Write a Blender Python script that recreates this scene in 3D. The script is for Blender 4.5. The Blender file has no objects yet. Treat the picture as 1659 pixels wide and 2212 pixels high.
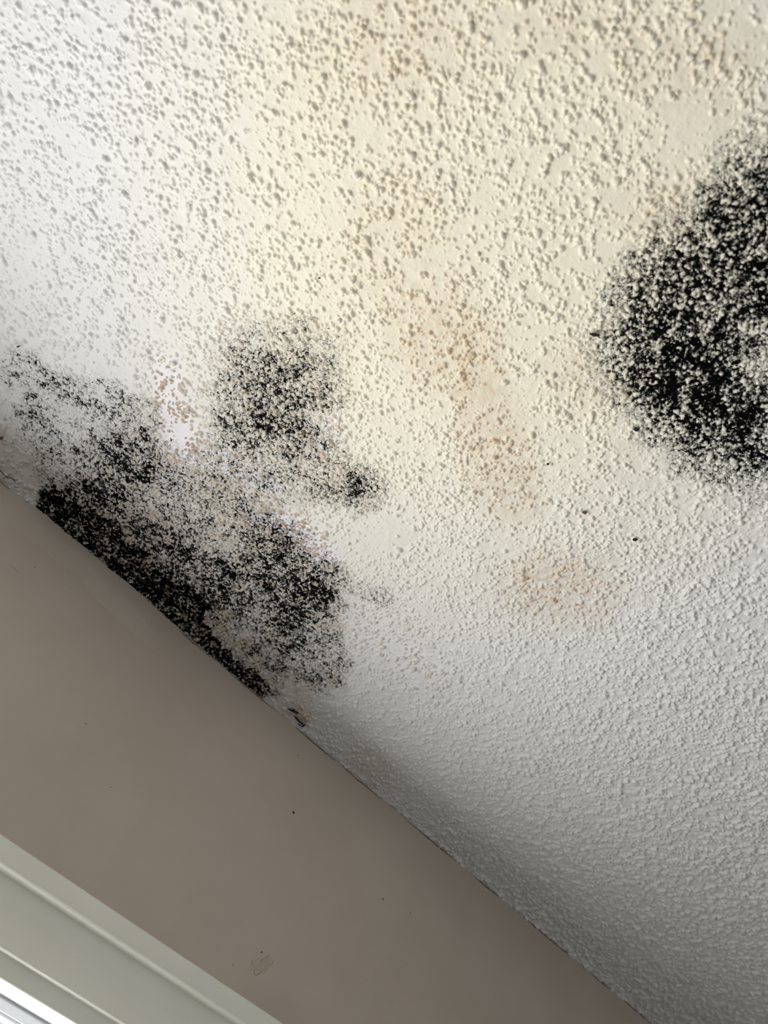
import bpy, bmesh, math, random
import numpy as np
from mathutils import Matrix, Vector

random.seed(7)
rng = np.random.default_rng(7)
sc = bpy.context.scene
C = sc.collection

# ------------------------------------------------------------------ camera
IW, IH, FPX = 1659.0, 2212.0, 1661.0
CEIL, DW, HC = 2.40, 0.62, 0.62 * math.tan(math.radians(40.0))
CAM = np.array([0.0, -DW, CEIL - HC])


def _unit(a):
    a = np.array(a, float)
    return a / np.linalg.norm(a)


_d = _unit([4750 - IW / 2, 4990 - IH / 2, FPX])          # run of the wall
_c = _unit([-IW / 2, 1030 - IH / 2, FPX])
_c = _unit(_c - _d * (_c @ _d))
_e = np.cross(_d, _c)
_al = math.radians(40.0)
_n = math.sin(_al) * _c + math.cos(_al) * _e             # up
_w = math.cos(_al) * _c - math.sin(_al) * _e             # towards the wall
R = np.stack([_d, _w, _n])                               # rows: world axes in camera space
cam_data = bpy.data.cameras.new('camera')
cam = bpy.data.objects.new('camera', cam_data)
C.objects.link(cam)
_r, _u, _b = R[:, 0], -R[:, 1], -R[:, 2]
cam.matrix_world = Matrix(((_r[0], _u[0], _b[0], CAM[0]), (_r[1], _u[1], _b[1], CAM[1]),
                           (_r[2], _u[2], _b[2], CAM[2]), (0, 0, 0, 1)))
cam_data.sensor_fit = 'HORIZONTAL'
cam_data.sensor_width = 36.0
cam_data.lens = 36.0 * FPX / IW
cam_data.clip_start = 0.01
cam_data.dof.use_dof = True
cam_data.dof.focus_distance = 0.66
cam_data.dof.aperture_fstop = 9.5
sc.camera = cam


def project(x, y, z):
    p = np.stack([x - CAM[0], y - CAM[1], np.zeros_like(x) + z - CAM[2]], -1) @ R
    return p[..., 0] / p[..., 2] * FPX + IW / 2, p[..., 1] / p[..., 2] * FPX + IH / 2


def on_plane(u, v, axis, val):
    r = R @ np.array([u - IW / 2, v - IH / 2, FPX])
    t = (val - CAM[axis]) / r[axis]
    return CAM + t * r


# ------------------------------------------------------------------ world, light, exposure
world = bpy.data.worlds.new('world')
sc.world = world
world.use_nodes = True
world.node_tree.nodes['Background'].inputs[0].default_value = (0.75, 0.83, 1.0, 1)
world.node_tree.nodes['Background'].inputs[1].default_value = 1.0

WX0, WX1, WZ0, WZ1 = -0.62, 0.36, 1.42, 2.063            # clear window opening
ld = bpy.data.lights.new('window_daylight', 'AREA')
ld.shape = 'RECTANGLE'
ld.size, ld.size_y = WX1 - WX0 - 0.08, WZ1 - WZ0 - 0.05
ld.energy = 11.6
ld.color = (1.0, 0.985, 0.95)
lo = bpy.data.objects.new('window_daylight', ld)
C.objects.link(lo)
lo.location = ((WX0 + WX1) / 2, 0.030, (WZ0 + WZ1) / 2 - 0.012)
lo.rotation_euler = (math.radians(-90), 0, 0)

ld2 = bpy.data.lights.new('far_fill_light', 'AREA')  # unseen fill lamp, added to brighten the shaded wall and casing
ld2.shape = 'RECTANGLE'
ld2.size, ld2.size_y = 1.2, 1.1
ld2.energy = 12.5
ld2.color = (0.96, 0.98, 1.0)
lo2 = bpy.data.objects.new('far_fill_light', ld2)
C.objects.link(lo2)
lo2.location = (-0.9, -3.2 + .02, 1.35)
lo2.rotation_euler = (math.radians(90), 0, 0)

sc.cycles.max_bounces = 4
sc.cycles.diffuse_bounces = 3
sc.cycles.glossy_bounces = 2
sc.cycles.use_adaptive_sampling = True
sc.cycles.adaptive_threshold = 0.05
sc.view_settings.view_transform = 'Standard'
sc.view_settings.look = 'None'
sc.view_settings.gamma = 1.0
sc.view_settings.use_curve_mapping = False
sc.view_settings.exposure = 0.16


# ------------------------------------------------------------------ helpers
class NT:
    """small node-tree writer"""
    def __init__(self, name):
        self.m = bpy.data.materials.new(name)
        self.m.use_nodes = True
        self.t = self.m.node_tree
        self.bsdf = self.t.nodes['Principled BSDF']

    def set(self, sock, v):
        if hasattr(v, 'is_output'):
            self.t.links.new(v, sock)
        else:
            sock.default_value = v

    def node(self, typ, out=0, ins=None, **kw):
        nd = self.t.nodes.new(typ)
        for k, v in kw.items():
            setattr(nd, k, v)
        for k, v in (ins or {}).items():
            self.set(nd.inputs[k], v)
        return nd.outputs[out]

    def math(self, op, a, b=0.0, c=0.0, clamp=False):
        return self.node('ShaderNodeMath', 0, {0: a, 1: b, 2: c}, operation=op, use_clamp=clamp)

    def ramp(self, v, a, b, x=0.0, y=1.0):
        return self.node('ShaderNodeMapRange', 0, {0: v, 1: a, 2: b, 3: x, 4: y}, interpolation_type='SMOOTHSTEP')

    def noise(self, vec, scale, detail=2.0, rough=0.5, out=0):
        return self.node('ShaderNodeTexNoise', out, {'Vector': vec, 'Scale': scale, 'Detail': detail, 'Roughness': rough})

    def mix(self, f, a, b, mode='MIX'):
        nd = self.t.nodes.new('ShaderNodeMix')
        nd.data_type = 'RGBA'
        nd.blend_type = mode
        self.set(nd.inputs[0], f)
        self.set(nd.inputs[6], a)
        self.set(nd.inputs[7], b)
        return nd.outputs[2]

    def attr(self, name):
        return self.node('ShaderNodeAttribute', 2, attribute_name=name)

    def pos(self):
        return self.node('ShaderNodeNewGeometry', 0)

    def bump(self, h, strength, dist, normal=None):
        ins = {'Height': h, 'Strength': strength, 'Distance': dist}
        if normal is not None:
            ins['Normal'] = normal
        return self.node('ShaderNodeBump', 0, ins)


def col(r, g, b):
    """sRGB 0-255 -> linear rgba"""
    f = lambda c: (c / 255 / 12.92) if c <= 10 else ((c / 255 + 0.055) / 1.055) ** 2.4
    return (f(r), f(g), f(b), 1.0)


def link(name, me, mat, parent=None, loc=None):
    o = bpy.data.objects.new(name, me)
    C.objects.link(o)
    if mat is not None and len(me.materials) == 0:
        me.materials.append(mat)
    if loc is not None:
        o.location = loc
    if parent is not None:
        o.parent = parent
    return o


def tag(o, label, cat=None, kind=None, group=None):
    if label:
        o['label'] = label
    if cat:
        o['category'] = cat
    if kind:
        o['kind'] = kind
    if group:
        o['group'] = group
    return o


def boxes(name, lst, mat, parent=None, bevel=0.0):
    bm = bmesh.new()
    for (x0, x1, y0, y1, z0, z1) in lst:
        r = bmesh.ops.create_cube(bm, size=1.0)
        for v in r['verts']:
            v.co = Vector((x0 + (v.co.x + .5) * (x1 - x0), y0 + (v.co.y + .5) * (y1 - y0), z0 + (v.co.z + .5) * (z1 - z0)))
    if bevel:
        bmesh.ops.bevel(bm, geom=bm.edges[:], offset=bevel, segments=2, affect='EDGES')
    me = bpy.data.meshes.new(name)
    bm.to_mesh(me)
    bm.free()
    return link(name, me, mat, parent)


def np_mesh(name, co, quads, attrs=None, smooth=True):
    me = bpy.data.meshes.new(name)
    nv, nf = len(co), len(quads)
    k = quads.shape[1]
    me.vertices.add(nv)
    me.vertices.foreach_set('co', np.ascontiguousarray(co, dtype=np.float32).ravel())
    me.loops.add(nf * k)
    me.loops.foreach_set('vertex_index', np.ascontiguousarray(quads, dtype=np.int32).ravel())
    me.polygons.add(nf)
    me.polygons.foreach_set('loop_start', np.arange(0, nf * k, k, dtype=np.int32))
    me.polygons.foreach_set('loop_total', np.full(nf, k, dtype=np.int32))
    me.polygons.foreach_set('use_smooth', np.full(nf, smooth, dtype=bool))
    for key, val in (attrs or {}).items():
        a = me.attributes.new(key, 'FLOAT', 'POINT')
        a.data.foreach_set('value', np.ascontiguousarray(val, dtype=np.float32))
    me.update(calc_edges=True)
    return me


_tab = np.random.default_rng(99).random(1 << 16)


def vnoise(x, y, s, seed=0):
    """value noise, feature size s (same unit as x, y), 0..1"""
    X, Y = x / s + 1000.0 + seed * 17.3, y / s + 1000.0 + seed * 5.7
    i, j = np.floor(X).astype(np.int64), np.floor(Y).astype(np.int64)
    fx, fy = X - i, Y - j
    fx, fy = fx * fx * (3 - 2 * fx), fy * fy * (3 - 2 * fy)
    h = lambda a, b: _tab[(a * 7919 + b * 104729 + seed * 1013 + (a * b) % 251 * 131) & 0xffff]
    return (h(i, j) * (1 - fx) + h(i + 1, j) * fx) * (1 - fy) + (h(i, j + 1) * (1 - fx) + h(i + 1, j + 1) * fx) * fy


def fnoise(x, y, s, seed=0, octs=3):
    t, a, n = 0, 1.0, 0
    for k in range(octs):
        t = t + a * vnoise(x, y, s / 2 ** k, seed + k * 3)
        n += a
        a *= .55
    return t / n


def sstep(a, b, x):
    t = np.clip((x - a) / (b - a), 0, 1)
    return t * t * (3 - 2 * t)


def ell(u, v, cx, cy, rx, ry, rot=0.0, soft=.5):
    c, s = math.cos(math.radians(rot)), math.sin(math.radians(rot))
    a, b = ((u - cx) * c + (v - cy) * s) / rx, (-(u - cx) * s + (v - cy) * c) / ry
    return sstep(1 + soft, 1 - soft, np.sqrt(a * a + b * b))


def cap(u, v, x0, y0, x1, y1, r0, r1=None, soft=.5):
    r1 = r0 if r1 is None else r1
    dx, dy = x1 - x0, y1 - y0
    t = np.clip(((u - x0) * dx + (v - y0) * dy) / (dx * dx + dy * dy), 0, 1)
    q = np.hypot(u - x0 - t * dx, v - y0 - t * dy) / (r0 + (r1 - r0) * t)
    return sstep(1 + soft, 1 - soft, q)


# ------------------------------------------------------------------ materials
def mat_coat(far=False):
    n = NT('ceiling_paint_far' if far else 'ceiling_paint')
    p = n.pos()
    paint = n.mix(n.noise(p, 45, 2, .6), col(226, 226, 224), col(234, 234, 232))
    if far:
        vor = n.node('ShaderNodeTexVoronoi', 0, {'Vector': p, 'Scale': 190.0, 'Randomness': 1.0})
        dab = n.ramp(vor, .55, .1)
        h = n.math('MULTIPLY', dab, n.ramp(n.noise(p, 60, 2), .38, .6))
        n.set(n.bsdf.inputs['Base Color'], paint)
        n.set(n.bsdf.inputs['Normal'], n.bump(h, 1.0, .003))
        n.set(n.bsdf.inputs['Roughness'], .8)
        return n.m
    hgt, mold, stain_bounce, bare, warm = (n.attr(k) for k in ('hgt', 'mold', 'stain_bounce', 'bare', 'warm'))
    # yellowed paint, brown water stains, warm wall bounce painted along the joint
    base = n.mix(warm, paint, col(240, 234, 214))
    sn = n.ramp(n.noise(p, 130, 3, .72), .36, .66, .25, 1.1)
    st = n.math('MULTIPLY', n.math('MULTIPLY', stain_bounce, sn), n.math('MULTIPLY_ADD', hgt, .85, .55), clamp=True)
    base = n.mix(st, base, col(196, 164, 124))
    # pale bloom where the paint has lifted, tan dabs standing in it
    bl = n.math('MULTIPLY', bare, n.ramp(n.noise(p, 90, 2, .6), .2, .5, .6, 1.0))
    bloom = n.mix(n.ramp(hgt, .2, .45), col(243, 242, 248), col(186, 160, 130))
    base = n.mix(bl, base, bloom)
    # mould: specks that thicken with the density and keep to the hollows
    n1 = n.noise(p, 380, 3, .74)
    n2 = n.noise(p, 1300, 2, .7)
    n3 = n.noise(p, 110, 2, .5)
    nn = n.math('ADD', n.math('MULTIPLY', n1, .58), n.math('MULTIPLY', n2, .28))
    nn = n.math('ADD', nn, n.math('MULTIPLY', n3, .14))
    nn = n.math('MULTIPLY_ADD', n.math('SUBTRACT', nn, .5), 3.6, .5)          # spread to about 0..1
    lev = n.math('SUBTRACT', n.math('MULTIPLY', mold, .88), n.math('MULTIPLY_ADD', hgt, .50, -.04))
    m = n.math('SUBTRACT', lev, nn)
    haze = n.math('MULTIPLY', n.ramp(m, -.56, .06), n.ramp(mold, .05, .40))
    haze = n.math('MULTIPLY', haze, n.ramp(n.noise(p, 800, 2, .75),   .38, .60, .12, 1.0))
    base = n.mix(n.math('MULTIPLY', haze, .80), base, col(98, 99, 98))
    blk = n.math('MULTIPLY', n.ramp(m, -.06, .16), n.ramp(mold, .06, .2))
    base = n.mix(blk, base, col(4, 4, 4))
    n.set(n.bsdf.inputs['Specular IOR Level'], n.math('MULTIPLY_ADD', blk, -.16, .2))
    n.set(n.bsdf.inputs['Base Color'], base)
    n.set(n.bsdf.inputs['Roughness'], .62)
    fine = n.noise(p, 520, 1, .6)
    n.set(n.bsdf.inputs['Normal'], n.bump(fine, .32, .0010))
    return n.m


def mat_plain(name, c0, c1, scale, rough, bump=0.0, bscale=300, spec=.4):
    n = NT(name)
    p = n.pos()
    n.set(n.bsdf.inputs['Base Color'], n.mix(n.ramp(n.noise(p, scale, 4, .6), .3, .7), c0, c1))
    n.set(n.bsdf.inputs['Roughness'], rough)
    n.set(n.bsdf.inputs['Specular IOR Level'], spec)
    if bump:
        n.set(n.bsdf.inputs['Normal'], n.bump(n.noise(p, bscale, 3, .6), bump, .001))
    return n.m


def mat_glass():
    n = NT('window_glass')
    t = n.t
    tr = t.nodes.new('ShaderNodeBsdfTransparent')
    gl = t.nodes.new('ShaderNodeBsdfGlossy')
    gl.inputs['Roughness'].default_value = .02
    mx = t.nodes.new('ShaderNodeMixShader')
    mx.inputs[0].default_value = .06
    t.links.new(tr.outputs[0], mx.inputs[1])
    t.links.new(gl.outputs[0], mx.inputs[2])
    t.links.new(mx.outputs[0], t.nodes['Material Output'].inputs['Surface'])
    return n.m


M_coat, M_far = mat_coat(), mat_coat(True)
M_wall = mat_plain('wall_paint', col(191, 179, 165), col(198, 186, 173), 9, .55, .25, 500)
M_room = mat_plain('room_paint', col(224, 224, 226), col(230, 230, 232), 3, .8)
M_floor = mat_plain('floor_carpet', col(186, 182, 178), col(198, 194, 190), 60, .9, .5, 700)
M_trim = mat_plain('trim_gloss_paint', col(237, 236, 223), col(242, 241, 230), 14, .32, .12, 90, .5)
M_frame = mat_plain('frame_white', col(238, 240, 244), col(244, 246, 248), 10, .3)
M_mark = mat_plain('grime', col(58, 46, 38), col(84, 70, 58), 400, .8)
M_scuff = mat_plain('scuff', col(156, 143, 127), col(170, 157, 141), 500, .7)
M_joint = mat_plain('joint_shade', col(104, 90, 80), col(134, 119, 107), 300, .8)  # brown tone stands in for the shade at the ceiling joint
M_smudge = mat_plain('smudge', col(180, 168, 151), col(190, 178, 163), 300, .6)
M_speck = mat_plain('black_speck', col(14, 13, 13), col(30, 27, 25), 600, .7)
M_rust = mat_plain('rust_speck', col(92, 62, 44), col(120, 84, 60), 600, .7)
M_glass = mat_glass()

# ------------------------------------------------------------------ the room
RX0, RX1, RY0 = -2.0, 2.4, -3.2
T = 0.16
ceiling = boxes('ceiling', [(RX0 - T, RX1 + T, RY0 - T, T, CEIL, CEIL + .12)], M_far)
tag(ceiling, 'textured off-white plaster ceiling stained with black mould', 'ceiling', 'structure')
CW = 0.036                                                # casing reaches past the opening
wall = boxes('wall_back', [(RX0 - T, WX0 - .012, 0, T, 0, CEIL), (WX1 + .012, RX1 + T, 0, T, 0, CEIL),
                           (WX0 - .012, WX1 + .012, 0, T, 0, WZ0 - .012), (WX0 - .012, WX1 + .012, 0, T, WZ1 + .012, CEIL)], M_wall)
tag(wall, 'smooth taupe painted wall between ceiling and window casing', 'wall', 'structure')
tag(boxes('wall_left', [(RX0 - T, RX0, RY0 - T, 0, 0, CEIL)], M_room), 'plain painted side wall left of the window', 'wall', 'structure')
tag(boxes('wall_right', [(RX1, RX1 + T, RY0 - T, 0, 0, CEIL)], M_room), 'plain painted side wall right of the window', 'wall', 'structure')
tag(boxes('wall_front', [(RX0, RX1, RY0 - T, RY0, 0, CEIL)], M_room), 'plain painted wall opposite the window', 'wall', 'structure')
tag(boxes('floor', [(RX0 - T, RX1 + T, RY0 - T, T, -.1, 0)], M_floor), 'plain carpeted floor of the room', 'floor', 'structure')

# ------------------------------------------------------------------ ceiling coat: dabs of plaster as a height field
SP = .00064
xs = [-.30]
while xs[-1] < 1.13:
    x = xs[-1]
    xs.append(x + (SP if x < .30 else SP + (x - .30) * .0011))
xs = np.array(xs)
ys = np.linspace(-.72, 0.0, 1130)
dy = ys[1] - ys[0]
NX, NY = len(xs), len(ys)
GX, GY = np.meshgrid(xs, ys, indexing='ij')
U, V = project(GX, GY, CEIL - .001)
pz = np.stack([GX - CAM[0], GY - CAM[1], np.full_like(GX, CEIL - CAM[2])], -1) @ R[:, 2]

H = np.zeros((NX, NY))
B = np.zeros((NX, NY))                                    # nearness to a dab top, 0..1


def splat(n, rmed, sig, rmin, rmax, hk, seed, clump):
    g = np.random.default_rng(seed)
    px = g.uniform(xs[0], xs[-1], n)
    py = g.uniform(ys[0], ys[-1], n)
    u, v = project(px, py, CEIL)
    keep = (u > -120) & (u < IW + 160) & (v > -120) & (v < IH + 200)
    dens = fnoise(px, py, .016, seed + 1, 2) * .75 + fnoise(px, py, .05, seed + 2, 2) * .35
    keep &= g.random(n) < sstep(clump[0], clump[1], dens)
    px, py = px[keep], py[keep]
    n = len(px)
    r = np.clip(rmed * np.exp(g.normal(0, sig, n)), rmin, rmax)
    sat = np.where(g.random(n) < .5)[0]                  # many dabs are runs of two or three blobs
    a0 = g.uniform(0, 2 * math.pi, len(sat))
    px = np.concatenate([px, px[sat] + np.cos(a0) * r[sat] * 1.15])
    py = np.concatenate([py, py[sat] + np.sin(a0) * r[sat] * 1.15])
    r = np.concatenate([r, np.clip(r[sat] * g.uniform(.55, .95, len(sat)), rmin * .8, rmax)])
    n = len(px)
    asp = g.uniform(.6, 1.0, n)
    an = g.uniform(0, math.pi, n)
    ca, sa = np.cos(an), np.sin(an)
    hh = r * hk * g.uniform(.7, 1.25, n)
    ix, iy = np.searchsorted(xs, px), np.searchsorted(ys, py)
    kmax = int(rmax / SP) + 2
    order = np.argsort(-r)
    px, py, r, asp, ca, sa, hh, ix, iy = (a[order] for a in (px, py, r, asp, ca, sa, hh, ix, iy))
    for a in range(-kmax, kmax + 1):
        for b in range(-kmax, kmax + 1):
            m = np.searchsorted(-r, -(max(abs(a), abs(b)) - 1.5) * SP) if max(abs(a), abs(b)) > 2 else n
            if m <= 0:
                continue
            i, j = ix[:m] + a, iy[:m] + b
            ok = (i >= 0) & (i < NX) & (j >= 0) & (j < NY)
            i, j = np.clip(i, 0, NX - 1), np.clip(j, 0, NY - 1)
            ex, ey = xs[i] - px[:m], ys[j] - py[:m]
            wob = .75 + .5 * _tab[(i * 3571 + j * 9176) & 0xffff] * .35
            p1, p2 = (ex * ca[:m] + ey * sa[:m]) / r[:m], (-ex * sa[:m] + ey * ca[:m]) / (r[:m] * asp[:m])
            q = (p1 * p1 + p2 * p2) * wob
            ok &= q < 1
            val = np.where(ok, hh[:m] * np.power(np.clip(1 - q, 0, 1), .36), 0)
            np.maximum.at(H, (i[ok], j[ok]), val[ok])
            np.maximum.at(B, (i[ok], j[ok]), np.power(1 - q[ok], .5))
    return px, py, r, hh


dx1 = splat(74000, .00120, .26, .0008, .0023, 1.28, 11, (.24, .64))
splat(52000, .00078, .16, .0006, .0010, .95, 12, (.25, .78))
rough = fnoise(GX, GY, .0042, 31, 3)
grain = sstep(.15, .8, GX)                                # the coat is rougher and tighter further along
H = H * (1 - .35 * grain) + (.0003 + .0022 * grain) * sstep(.40, .8, rough)
B = np.maximum(B, grain * sstep(.5, .75, rough))
H += .0014 * (fnoise(GX, GY, .045, 41, 2) - .5) + .0006 * fnoise(GX, GY, .011, 42, 2)
# ragged lip where the coat meets the wall
edge = np.clip(-GY, 0, 1)
H += np.exp(-(edge / .006) ** 2) * .0026 * fnoise(GX, GY, .010, 52, 3)
H = np.maximum(H, 0) + .0012

# ---- stains, mould and a painted wall-bounce tint, laid on the ceiling plane
def union(*f):
    t = 1.0
    for x in f:
        t = t * (1 - np.clip(x, 0, 1))
    return 1 - t


def fields(GX, GY, U, V):
    wu = U + 46 * (fnoise(GX, GY, .03, 61, 3) - .5) + 22 * (fnoise(GX, GY, .009, 63, 2) - .5)
    wv = V + 46 * (fnoise(GX, GY, .03, 62, 3) - .5) + 22 * (fnoise(GX, GY, .009, 64, 2) - .5)


    xu = wu + 70 * (fnoise(GX, GY, .022, 65, 3) - .5)
    mR = union(.90 * ell(xu, wv, 1690, 720, 345, 345, 0, .30), .30 * ell(xu, wv, 1470, 790, 190, 180, 40, .6), .16 * ell(xu, wv, 1330, 790, 130, 110, 0, .6),
               .42 * ell(wu, wv, 1660, 380, 120, 130, 20, .6))
    mR = mR * (1 - .42 * ell(wu, wv, 1660, 790, 60, 90, 0, .8))
    mC = union(.47 * ell(wu, wv, 600, 860, 140, 90, 10, .6), .30 * ell(wu, wv, 620, 760, 140, 90, 10, .5),
               .40 * cap(wu, wv, 540, 960, 720, 1030, 95, 70), .42 * ell(wu, wv, 785, 1065, 52, 58, 30, .4))
    mL = union(.45 * ell(wu, wv, 95, 900, 75, 90, 30, .6), .27 * ell(wu, wv, 200, 925, 170, 90, 15, .6), .46 * ell(wu, wv, 60, 800, 60, 45, 20, .6),
               .42 * ell(wu, wv, 225, 850, 100, 42, 15, .6), .34 * ell(wu, wv, 300, 900, 60, 50, 0, .6))
    mB = union(.86 * cap(U + 14 * (fnoise(GX, GY, .02, 66, 2) - .5), wv, 120, 1095, 575, 1470, 42, 38, .35), .56 * cap(wu, wv, 180, 1110, 470, 1275, 62, 60, .6),
               .44 * cap(wu, wv, 290, 1040, 560, 1180, 105, 100, .5), .53 * ell(wu, wv, 625, 1262, 125, 105, 25, .45),
               .46 * cap(wu, wv, 650, 1330, 690, 1430, 85, 70, .4), .36 * cap(wu, wv, 130, 1010, 300, 1000, 60, 60, .5))
    mB = union(mB, .36 * cap(wu, wv, 420, 1290, 590, 1410, 45, 40, .6))
    mB = mB * (1 - .62 * cap(wu, wv, 445, 1328, 605, 1470, 8, 24, .7))
    mid = fnoise(GX, GY, .011, 71, 3)
    mL = .84 * mL * (.58 + .62 * sstep(.36, .68, mid))
    mC = 1.12 * mC * (.80 + .38 * sstep(.30, .70, mid))
    mB = 1.10 * mB * (.84 + .30 * sstep(.30, .70, mid))
    mR = mR * (.84 + .26 * sstep(.30, .70, mid))
    mE = .45 * ell(U, V, 634, 1534, 20, 5, 35, .6) + .4 * ell(U, V, 648, 1557, 15, 5, 50, .6)
    off = .38 * ell(wu, wv, 815, 1285, 45, 28, 20, .6)
    mold = union(mR, mC, mL, mB, mE, off)
    stain_bounce = union(.64 * ell(wu, wv, 965, 735, 110, 95, 30, .7), .56 * cap(wu, wv, 1040, 830, 1100, 1060, 55, 70, .7),
                  .60 * ell(wu, wv, 1195, 1265, 120, 75, 10, .7), .30 * ell(wu, wv, 870, 540, 120, 160, 0, .8),
                  .34 * ell(wu, wv, 850, 90, 170, 150, 0, .8), .30 * ell(wu, wv, 1420, 440, 90, 60, 0, .8),
                  .32 * ell(wu, wv, 1270, 820, 80, 60, 20, .7), .30 * ell(wu, wv, 1500, 120, 200, 90, 0, .8),
                  .28 * ell(wu, wv, 1170, 60, 120, 70, 0, .8), .35 * ell(wu, wv, 340, 890, 80, 60, 0, .7),
                  .30 * ell(wu, wv, 560, 1120, 120, 60, 20, .7), .3 * ell(wu, wv, 800, 1660, 60, 40, 30, .7),
                  .9 * ell(U, V, 652, 1542, 26, 16, 40, .6), .62 * np.clip(mB + mC * .8, 0, 1), .34 * cap(wu, wv, -20, 985, 620, 1500, 70, 55, .7))  # last band paints warm wall bounce; tan over mould is partly this too
    bare = union(.75 * cap(wu, wv, 365, 800, 395, 950, 32, 40, .8), .6 * cap(wu, wv, 400, 960, 590, 1045, 26, 22, .8),
                 .9 * cap(wu, wv, 620, 1125, 715, 1205, 34, 24, .7), .55 * cap(wu, wv, 540, 1100, 620, 1140, 26, 30, .8),
                 .6 * ell(wu, wv, 320, 1125, 62, 24, 32, .8), .5 * ell(wu, wv, 575, 880, 34, 20, 20, .8),
                 .45 * ell(wu, wv, 700, 950, 50, 40, 0, .8), .35 * ell(wu, wv, 860, 1400, 120, 60, 40, .8))
    warm = np.clip(ell(wu, wv, 1080, 380, 780, 800, 10, .5), 0, 1) * (1 - ell(U, V, 40, 450, 420, 800, 0, .6) * .7)
    at = {'mold': mold, 'stain_bounce': stain_bounce, 'bare': bare, 'warm': warm}
    return at, np.stack([mR, mC, mL, np.maximum(mB, mE)])


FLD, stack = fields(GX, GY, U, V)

# ---- meshes: the coat, and each mould patch as a piece of it
ii, jj = np.meshgrid(np.arange(NX - 1), np.arange(NY - 1), indexing='ij')
v00 = ii * NY + jj
quads = np.stack([v00, v00 + 1, v00 + NY + 1, v00 + NY], -1)        # faces look down
cu = (U[:-1, :-1] + U[1:, 1:]) / 2
cv = (V[:-1, :-1] + V[1:, 1:]) / 2
cz = pz[:-1, :-1]
vis = (cz > .05) & (cu > -45) & (cu < IW + 45) & (cv > -45) & (cv < IH + 60)
Zc = CEIL - H
co = np.stack([GX, GY, Zc], -1).reshape(-1, 3)
A = {'hgt': B.ravel()}
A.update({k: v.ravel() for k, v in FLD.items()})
stack = stack[:, :-1, :-1]
who = np.where(stack.max(0) > .20, stack.argmax(0) + 1, 0)
names = [('stipple_coat', 'off-white stippled plaster coat with brown water stains', 'stuff'),
         ('mould_patch', 'dense black mould patch at the right edge', None),
         ('mould_patch', 'grey speckled round mould patch in mid ceiling', None),
         ('mould_patch', 'sparse black mould specks near the left edge', None),
         ('mould_patch', 'black mould spreading along the wall edge', None)]
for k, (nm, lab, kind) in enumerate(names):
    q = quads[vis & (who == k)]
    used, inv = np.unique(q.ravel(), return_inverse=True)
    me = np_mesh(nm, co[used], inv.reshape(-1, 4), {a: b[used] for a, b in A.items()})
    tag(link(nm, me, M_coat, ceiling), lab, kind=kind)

# ---- the coat goes on around the view, more coarsely
rx, ry = np.arange(-.75, 1.60, .0027), np.linspace(-1.15, 0, 426)
QX, QY = np.meshgrid(rx, ry, indexing='ij')
qz = np.stack([QX - CAM[0], QY - CAM[1], np.full_like(QX, CEIL - CAM[2])], -1) @ R[:, 2]
QU, QV = project(QX, QY, CEIL - .001)
QU, QV = np.where(qz > .05, QU, 1e6), np.where(qz > .05, QV, 1e6)
qd = sstep(.50, .74, vnoise(QX, QY, .0062, 91))
QH = .0012 + .0021 * qd + .0012 * (fnoise(QX, QY, .045, 41, 2) - .5)
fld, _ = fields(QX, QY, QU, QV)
qa, qb = np.meshgrid(np.arange(len(rx) - 1), np.arange(len(ry) - 1), indexing='ij')
q0 = qa * len(ry) + qb
qq = np.stack([q0, q0 + 1, q0 + len(ry) + 1, q0 + len(ry)], -1)
qu, qv = (QU[:-1, :-1] + QU[1:, 1:]) / 2, (QV[:-1, :-1] + QV[1:, 1:]) / 2
out_ = ~((qu > -40) & (qu < IW + 40) & (qv > -40) & (qv < IH + 55))
qq = qq[out_]
used, inv = np.unique(qq.ravel(), return_inverse=True)
qco = np.stack([QX, QY, CEIL - QH], -1).reshape(-1, 3)
qat = {'hgt': qd.ravel()[used]}
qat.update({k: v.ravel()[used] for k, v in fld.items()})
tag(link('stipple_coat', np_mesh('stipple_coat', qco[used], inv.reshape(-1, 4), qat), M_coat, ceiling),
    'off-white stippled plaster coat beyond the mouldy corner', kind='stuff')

# ---- the largest dabs as pieces of their own
dab_meshes = []
for k in range(6):
    bm = bmesh.new()
    bmesh.ops.create_icosphere(bm, subdivisions=2, radius=1.0)
    bmesh.ops.delete(bm, geom=[v for v in bm.verts if v.co.z > .45], context='VERTS')
    for v in bm.verts:
        g = random.Random(k * 991 + v.index)
        s = 1 + g.uniform(-.24, .16)
        v.co = Vector((v.co.x * s, v.co.y * s * (.72 + .05 * k), v.co.z * s))
    for f in bm.faces:
        f.smooth = True
    me = bpy.data.meshes.new('plaster_dab')
    bm.to_mesh(me)
    bm.free()
    for key, val in (('hgt', .8), ('mold', 0.0), ('stain_bounce', .03 + .015 * k), ('bare', 0.0), ('warm', .3)):
        a = me.attributes.new(key, 'FLOAT', 'POINT')
        a.data.foreach_set('value', np.full(len(me.vertices), val, dtype=np.float32))
    me.materials.append(M_coat)
    dab_meshes.append(me)
px, py, rr, hh = dx1
pu, pv = project(px, py, CEIL)
inside = np.where((pu > 8) & (pu < IW - 8) & (pv > 8) & (pv < 1500) & (py < -.03))[0]
dist = np.sqrt((px - CAM[0]) ** 2 + (py - CAM[1]) ** 2 + HC ** 2)
big = inside[np.argsort(-(rr / dist)[inside])][:300]
for k, i in enumerate(big):
    o = link('plaster_dab', dab_meshes[k % 6], None, ceiling)
    gi, gj = min(np.searchsorted(xs, px[i]), NX - 1), min(np.searchsorted(ys, py[i]), NY - 1)
    o.location = (px[i], py[i], CEIL - H[gi, gj] + rr[i] * .55)
    s = rr[i] * random.uniform(.68, .9)
    o.rotation_euler = (random.uniform(-.2, .2), random.uniform(-.2, .2), random.uniform(0, 6.28))
    o.scale = (s, s, s * .85)


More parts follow.
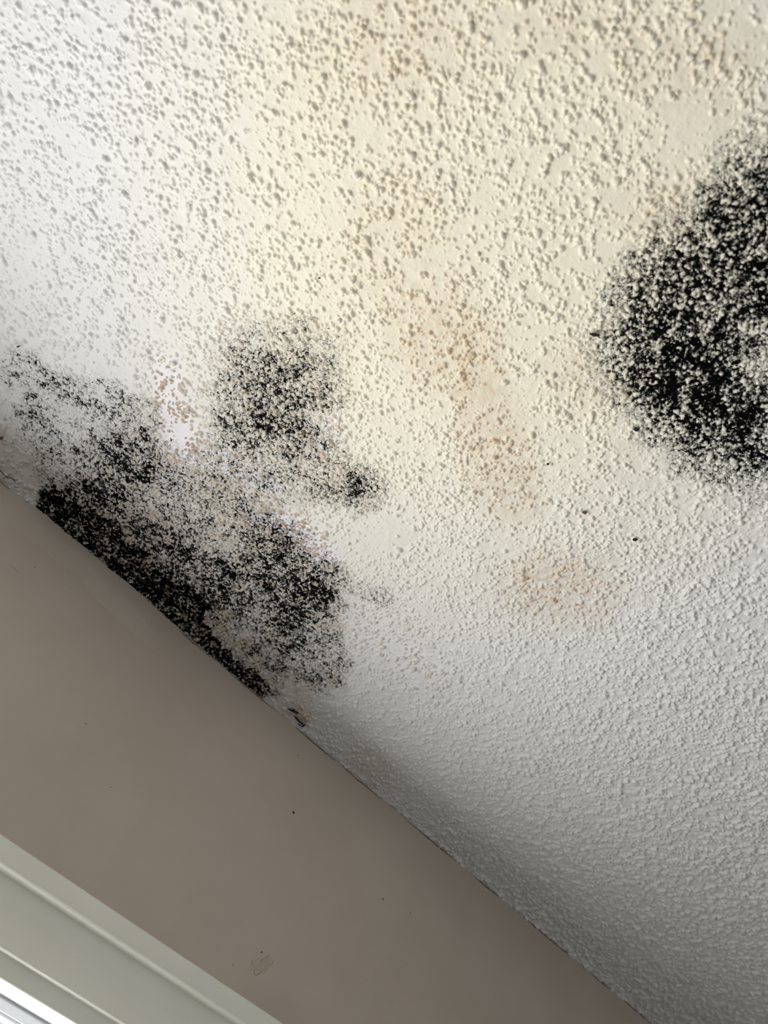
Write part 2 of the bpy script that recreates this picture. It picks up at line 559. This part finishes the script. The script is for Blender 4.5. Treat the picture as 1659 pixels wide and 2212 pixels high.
# ------------------------------------------------------------------ window, casing
def extrude(name, prof, x0, x1, mat, parent=None, n=40):
    """closed profile [(y, z)] pulled along the wall"""
    k = len(prof)
    bm = bmesh.new()
    rows = []
    for a in range(n + 1):
        x = x0 + (x1 - x0) * a / n
        rows.append([bm.verts.new((x, y + random.uniform(-1, 1) * .00012, z + random.uniform(-1, 1) * .00012)) for y, z in prof])
    for a in range(n):
        for b in range(k):
            bm.faces.new((rows[a][b], rows[a + 1][b], rows[a + 1][(b + 1) % k], rows[a][(b + 1) % k]))
    bm.faces.new(rows[0])
    bm.faces.new(rows[-1][::-1])
    bmesh.ops.recalc_face_normals(bm, faces=bm.faces[:])
    for f in bm.faces:
        f.smooth = True
    me = bpy.data.meshes.new(name)
    bm.to_mesh(me)
    bm.free()
    o = link(name, me, mat, parent)
    return o


def arc(cy, cz, ry, rz, a0, a1, n=8):
    return [(cy + ry * math.cos(math.radians(a0 + (a1 - a0) * i / n)), cz + rz * math.sin(math.radians(a0 + (a1 - a0) * i / n))) for i in range(n + 1)]


# (y, z) of the moulding, z measured down from its top edge
ZT = 2.1312
prof = [(0.0, ZT + .003), (-.019, ZT + .003)]
prof += arc(-.019, ZT, .004, .003, 90, 180, 4)
prof += [(-.0232, ZT - .0115)]
prof += arc(-.0195, ZT - .0122, .0037, .0030, 180, 270, 6)      # bead under the outer band
prof += [(-.0150, ZT - .0158)]
for i in range(13):                                             # shallow cove
    t = i / 12
    prof.append((-.0150 + .0035 * math.sin(math.pi * t * .5) - .0045 * max(0, t - .45) ** 1.5, ZT - .0165 - t * .0345))
prof += arc(-.0105, ZT - .0530, .0036, .0017, 150, 270, 6)      # small inner bead
prof += [(-.0098, ZT - .0556), (-.0098, ZT - .0660)]
prof += arc(-.0078, ZT - .0664, .0020, .0018, 180, 270, 4)
prof += [(0.0, WZ1)]
head = extrude('trim_1', prof, WX0 - .075, WX1 + .075, M_trim)
tag(head, 'cream gloss moulded casing across the top of the window', 'window casing', 'structure')
for nm, sgn, xe, lab in (('trim_2', -1, WX0, 'cream moulded casing down the left side of the window'),
                         ('trim_3', 1, WX1, 'cream moulded casing down the right side of the window')):
    t = boxes(nm, [(min(xe + sgn * .002, xe + sgn * .06), max(xe + sgn * .002, xe + sgn * .06), -.010, 0, WZ0, WZ1),
                   (min(xe + sgn * .055, xe + sgn * .075), max(xe + sgn * .055, xe + sgn * .075), -.023, 0, WZ0, WZ1)], M_trim)
    tag(t, lab, 'window casing', 'structure')
tag(boxes('trim_4', [(WX0 - .09, WX1 + .09, -.06, 0, WZ0 - .03, WZ0)], M_trim, None, .004),
    'cream painted window board under the window', 'window sill', 'structure')

win = bpy.data.objects.new('window_1', None)
C.objects.link(win)
win.location = ((WX0 + WX1) / 2, 0, WZ0)
tag(win, 'bright white framed window below the moulded casing', 'window', 'structure')


def wpart(name, lst, mat, bevel=0.0):
    o = boxes(name, lst, mat, None, bevel)
    o.parent = win
    o.matrix_parent_inverse = Matrix.Translation(win.location).inverted()
    return o


g = .012
wpart('reveal_head', [(WX0, WX1, 0, T, WZ1, WZ1 + g)], M_frame)
wpart('reveal_jamb', [(WX0 - g, WX0, 0, T, WZ0, WZ1 + g)], M_frame)
wpart('reveal_jamb', [(WX1, WX1 + g, 0, T, WZ0, WZ1 + g)], M_frame)
wpart('reveal_sill', [(WX0, WX1, 0, T, WZ0 - g, WZ0)], M_frame)
wpart('head_rail', [(WX0, WX1, .014, .050, WZ1 - .010, WZ1)], M_frame, .002)
wpart('side_rail', [(WX0, WX0 + .03, .014, .050, WZ0, WZ1 - .010)], M_frame, .002)
wpart('side_rail', [(WX1 - .03, WX1, .014, .050, WZ0, WZ1 - .010)], M_frame, .002)
wpart('bottom_rail', [(WX0 + .03, WX1 - .03, .014, .050, WZ0, WZ0 + .04)], M_frame, .002)
wpart('glass_pane', [(WX0 + .03, WX1 - .03, .020, .024, WZ0 + .04, WZ1 - .010)], M_glass)


win2 = bpy.data.objects.new('fill_window', None)  # out of view, added around the fill lamp
C.objects.link(win2)
win2.location = (-.9, RY0, .75)
tag(win2, 'unseen window added opposite the casing to fill the shaded wall', 'window', 'structure')
for nm, b in (('frame_rail', (-1.56, -.24, RY0, RY0 + .05, 1.91, 1.97)), ('frame_rail', (-1.56, -.24, RY0, RY0 + .05, .73, .79)),
              ('frame_stile', (-1.56, -1.50, RY0, RY0 + .05, .79, 1.91)), ('frame_stile', (-.30, -.24, RY0, RY0 + .05, .79, 1.91)),
              ('glass_pane', (-1.50, -.30, RY0 + .026, RY0 + .030, .79, 1.91))):
    o = boxes(nm, [b], M_glass if nm == 'glass_pane' else M_frame)
    o.parent = win2
    o.matrix_parent_inverse = Matrix.Translation(win2.location).inverted()


# ------------------------------------------------------------------ specks, cracks and scuffs
def fleck(name, u, v, su, sv, rot, mat, axis, val, parent, thick=.0012, seed=0):
    """small ragged flake lying on a surface; su, sv in pixels of the photograph"""
    g = random.Random(seed + int(u * 7 + v))
    c, s = math.cos(math.radians(rot)), math.sin(math.radians(rot))
    n = 12
    ring = []
    for k in range(n):
        a = 2 * math.pi * k / n
        q = g.uniform(.65, 1.2)
        x, y = math.cos(a) * su * q, math.sin(a) * sv * q
        ring.append(Vector(on_plane(u + x * c - y * s, v + x * s + y * c, axis, val)))
    out = Vector((0, -1, 0)) if axis == 1 else Vector((0, 0, -1))
    bm = bmesh.new()
    cen = sum(ring, Vector()) / n
    lo_ = [bm.verts.new(p) for p in ring]
    up = [bm.verts.new(cen + (p - cen) * .7 + out * thick) for p in ring]
    top = bm.verts.new(cen + out * thick * 1.25)
    for k in range(n):
        bm.faces.new((lo_[k], lo_[(k + 1) % n], up[(k + 1) % n], up[k]))
        bm.faces.new((up[k], up[(k + 1) % n], top))
    bmesh.ops.recalc_face_normals(bm, faces=bm.faces[:])
    me = bpy.data.meshes.new(name)
    bm.to_mesh(me)
    bm.free()
    return link(name, me, mat, parent)


def crack(name, pts, wpx, mat, axis, val, parent, thick=.0005):
    """thin raised line through photo points on a surface"""
    out = Vector((0, -1, 0)) if axis == 1 else Vector((0, 0, -1))
    P = [Vector(on_plane(u, v, axis, val)) for u, v in pts]
    bm = bmesh.new()
    rows = []
    for k, p in enumerate(P):
        t = (P[min(k + 1, len(P) - 1)] - P[max(k - 1, 0)]).normalized()
        s = t.cross(out).normalized()
        wd = wpx * .0004 * (.35 + .65 * math.sin(math.pi * (k + .5) / len(P)))
        rows.append((bm.verts.new(p - s * wd), bm.verts.new(p + out * thick), bm.verts.new(p + s * wd)))
    for a, b in zip(rows, rows[1:]):
        bm.faces.new((a[0], b[0], b[1], a[1]))
        bm.faces.new((a[1], b[1], b[2], a[2]))
    bmesh.ops.recalc_face_normals(bm, faces=bm.faces[:])
    me = bpy.data.meshes.new(name)
    bm.to_mesh(me)
    bm.free()
    return link(name, me, mat, parent)


# filler smeared on the wall under the mould, and a brown joint line painted for the shade under the ceiling
gx, gz = np.meshgrid(np.linspace(-.06, .20, 90), np.linspace(2.300, 2.3985, 40), indexing='ij')
lo_z = 2.340 + .018 * np.sin((gx + .06) * 14) + .02 * (fnoise(gx, gz, .06, 81, 2) - .5)
sm = sstep(0, .035, gz - lo_z) * sstep(0, .05, gx + .06) * sstep(.20, .11, gx)
gy = .0006 - .0042 * sm * (.7 + .5 * fnoise(gx, gz, .03, 82, 3))
ga, gb = np.meshgrid(np.arange(89), np.arange(39), indexing='ij')
g0 = ga * 40 + gb
link('filler_smear', np_mesh('filler_smear', np.stack([gx, gy, gz], -1).reshape(-1, 3), np.stack([g0, g0 + 40, g0 + 41, g0 + 1], -1).reshape(-1, 4)), M_wall, wall)
g_ = random.Random(5)
xj = -.12
while xj < 1.1:
    ln = g_.uniform(.03, .10)
    nseg = max(4, int(ln / .004))
    bm = bmesh.new()
    prev = None
    for k in range(nseg + 1):
        x = xj + ln * k / nseg
        zc = CEIL - .0050 + g_.uniform(-.0006, .0006)
        hw = .0007 * math.sin(math.pi * (k + .3) / (nseg + .6)) + g_.uniform(0, .0003)
        row = [bm.verts.new((x, -.0002, zc - hw)), bm.verts.new((x, -.0007, zc)), bm.verts.new((x, -.0002, zc + hw))]
        if prev:
            bm.faces.new((prev[0], row[0], row[1], prev[1]))
            bm.faces.new((prev[1], row[1], row[2], prev[2]))
        prev = row
    me = bpy.data.meshes.new('joint_shade_line')
    bm.to_mesh(me)
    bm.free()
    link('joint_shade_line', me, M_joint, wall)
    xj += ln + g_.uniform(.004, .05)

ZC = CEIL - .0035
for (u, v, a, b, r) in ((1284, 723, 11, 4, 5), (1371, 1165, 6, 3, 0), (1375, 927, 6, 5, 0), (1184, 1002, 4, 2, 0), (40, 748, 3, 2, 0),
                        (505, 965, 4, 3, 0), (690, 600, 3, 2, 0)):
    fleck('black_speck', u, v, a, b, r, M_speck, 2, ZC, ceiling, .0015)
for (u, v, a, b, r) in ((1263, 1107, 6, 3, 10), (3, 946, 4, 4, 0)):
    fleck('rust_speck', u, v, a, b, r, M_rust, 2, ZC, ceiling, .0012)
crack('edge_crack', [(622, 1531), (630, 1535), (638, 1538), (646, 1541)], 5, M_speck, 2, CEIL - .006, ceiling)
crack('edge_crack', [(636, 1547), (643, 1555), (650, 1561), (655, 1567)], 4, M_speck, 2, CEIL - .006, ceiling)
crack('edge_crack', [(643, 1563), (649, 1568), (653, 1570), (660, 1564)], 3, M_speck, 2, CEIL - .006, ceiling)
crack('plaster_crack', [(-4, 1012), (6, 1023), (16, 1032), (24, 1032), (34, 1040)], 1.6, M_mark, 2, CEIL - .0035, ceiling)
for (u, v, a, b, r, mt) in ((634, 1755, 4, 2.5, 80, M_mark), (565, 2057, 2.2, 2, 0, M_mark), (566, 2074, 5, 2, -40, M_scuff),
                            (205, 1271, 2.5, 1.5, 0, M_scuff), (262, 1312, 5, 1.5, 10, M_scuff), (30, 1128, 4, 2, 60, M_scuff),
                            (503, 2084, 3, 1.5, -50, M_scuff), (75, 1226, 2, 1.5, 0, M_scuff), (886, 1972, 3, 1.5, 20, M_scuff),
                            (240, 1700, 2.5, 1, 20, M_scuff), (185, 1563, 4, 1, 20, M_scuff), (827, 1942, 2.5, 1.5, 60, M_mark),
                            (644, 1631, 3, 1.5, 0, M_scuff)):
    fleck('wall_speck', u, v, a, b, r, mt, 1, 0.0, wall, .0004)
fleck('scuff_patch', 564, 2084, 24, 17, -30, M_smudge, 1, 0.0, wall, .0003)
for pts, w_ in (([(543, 2073), (545, 2085), (549, 2098), (551, 2108)], 1.6), ([(551, 2108), (558, 2104), (564, 2100), (568, 2097)], 1.4),
                ([(560, 2083), (566, 2077), (574, 2069), (582, 2063)], 1.4), ([(583, 2086), (588, 2081), (592, 2075)], 1.3),
                ([(36, 1084), (48, 1092), (60, 1101), (66, 1103), (70, 1099)], 2.0), ([(16, 1073), (22, 1075), (26, 1073), (27, 1070)], 1.6),
                ([(20, 1221), (30, 1228), (38, 1234)], 1.2)):
    crack('scuff_line', pts, w_, M_scuff if w_ < 1.7 else M_mark, 1, 0.0, wall, .0003)
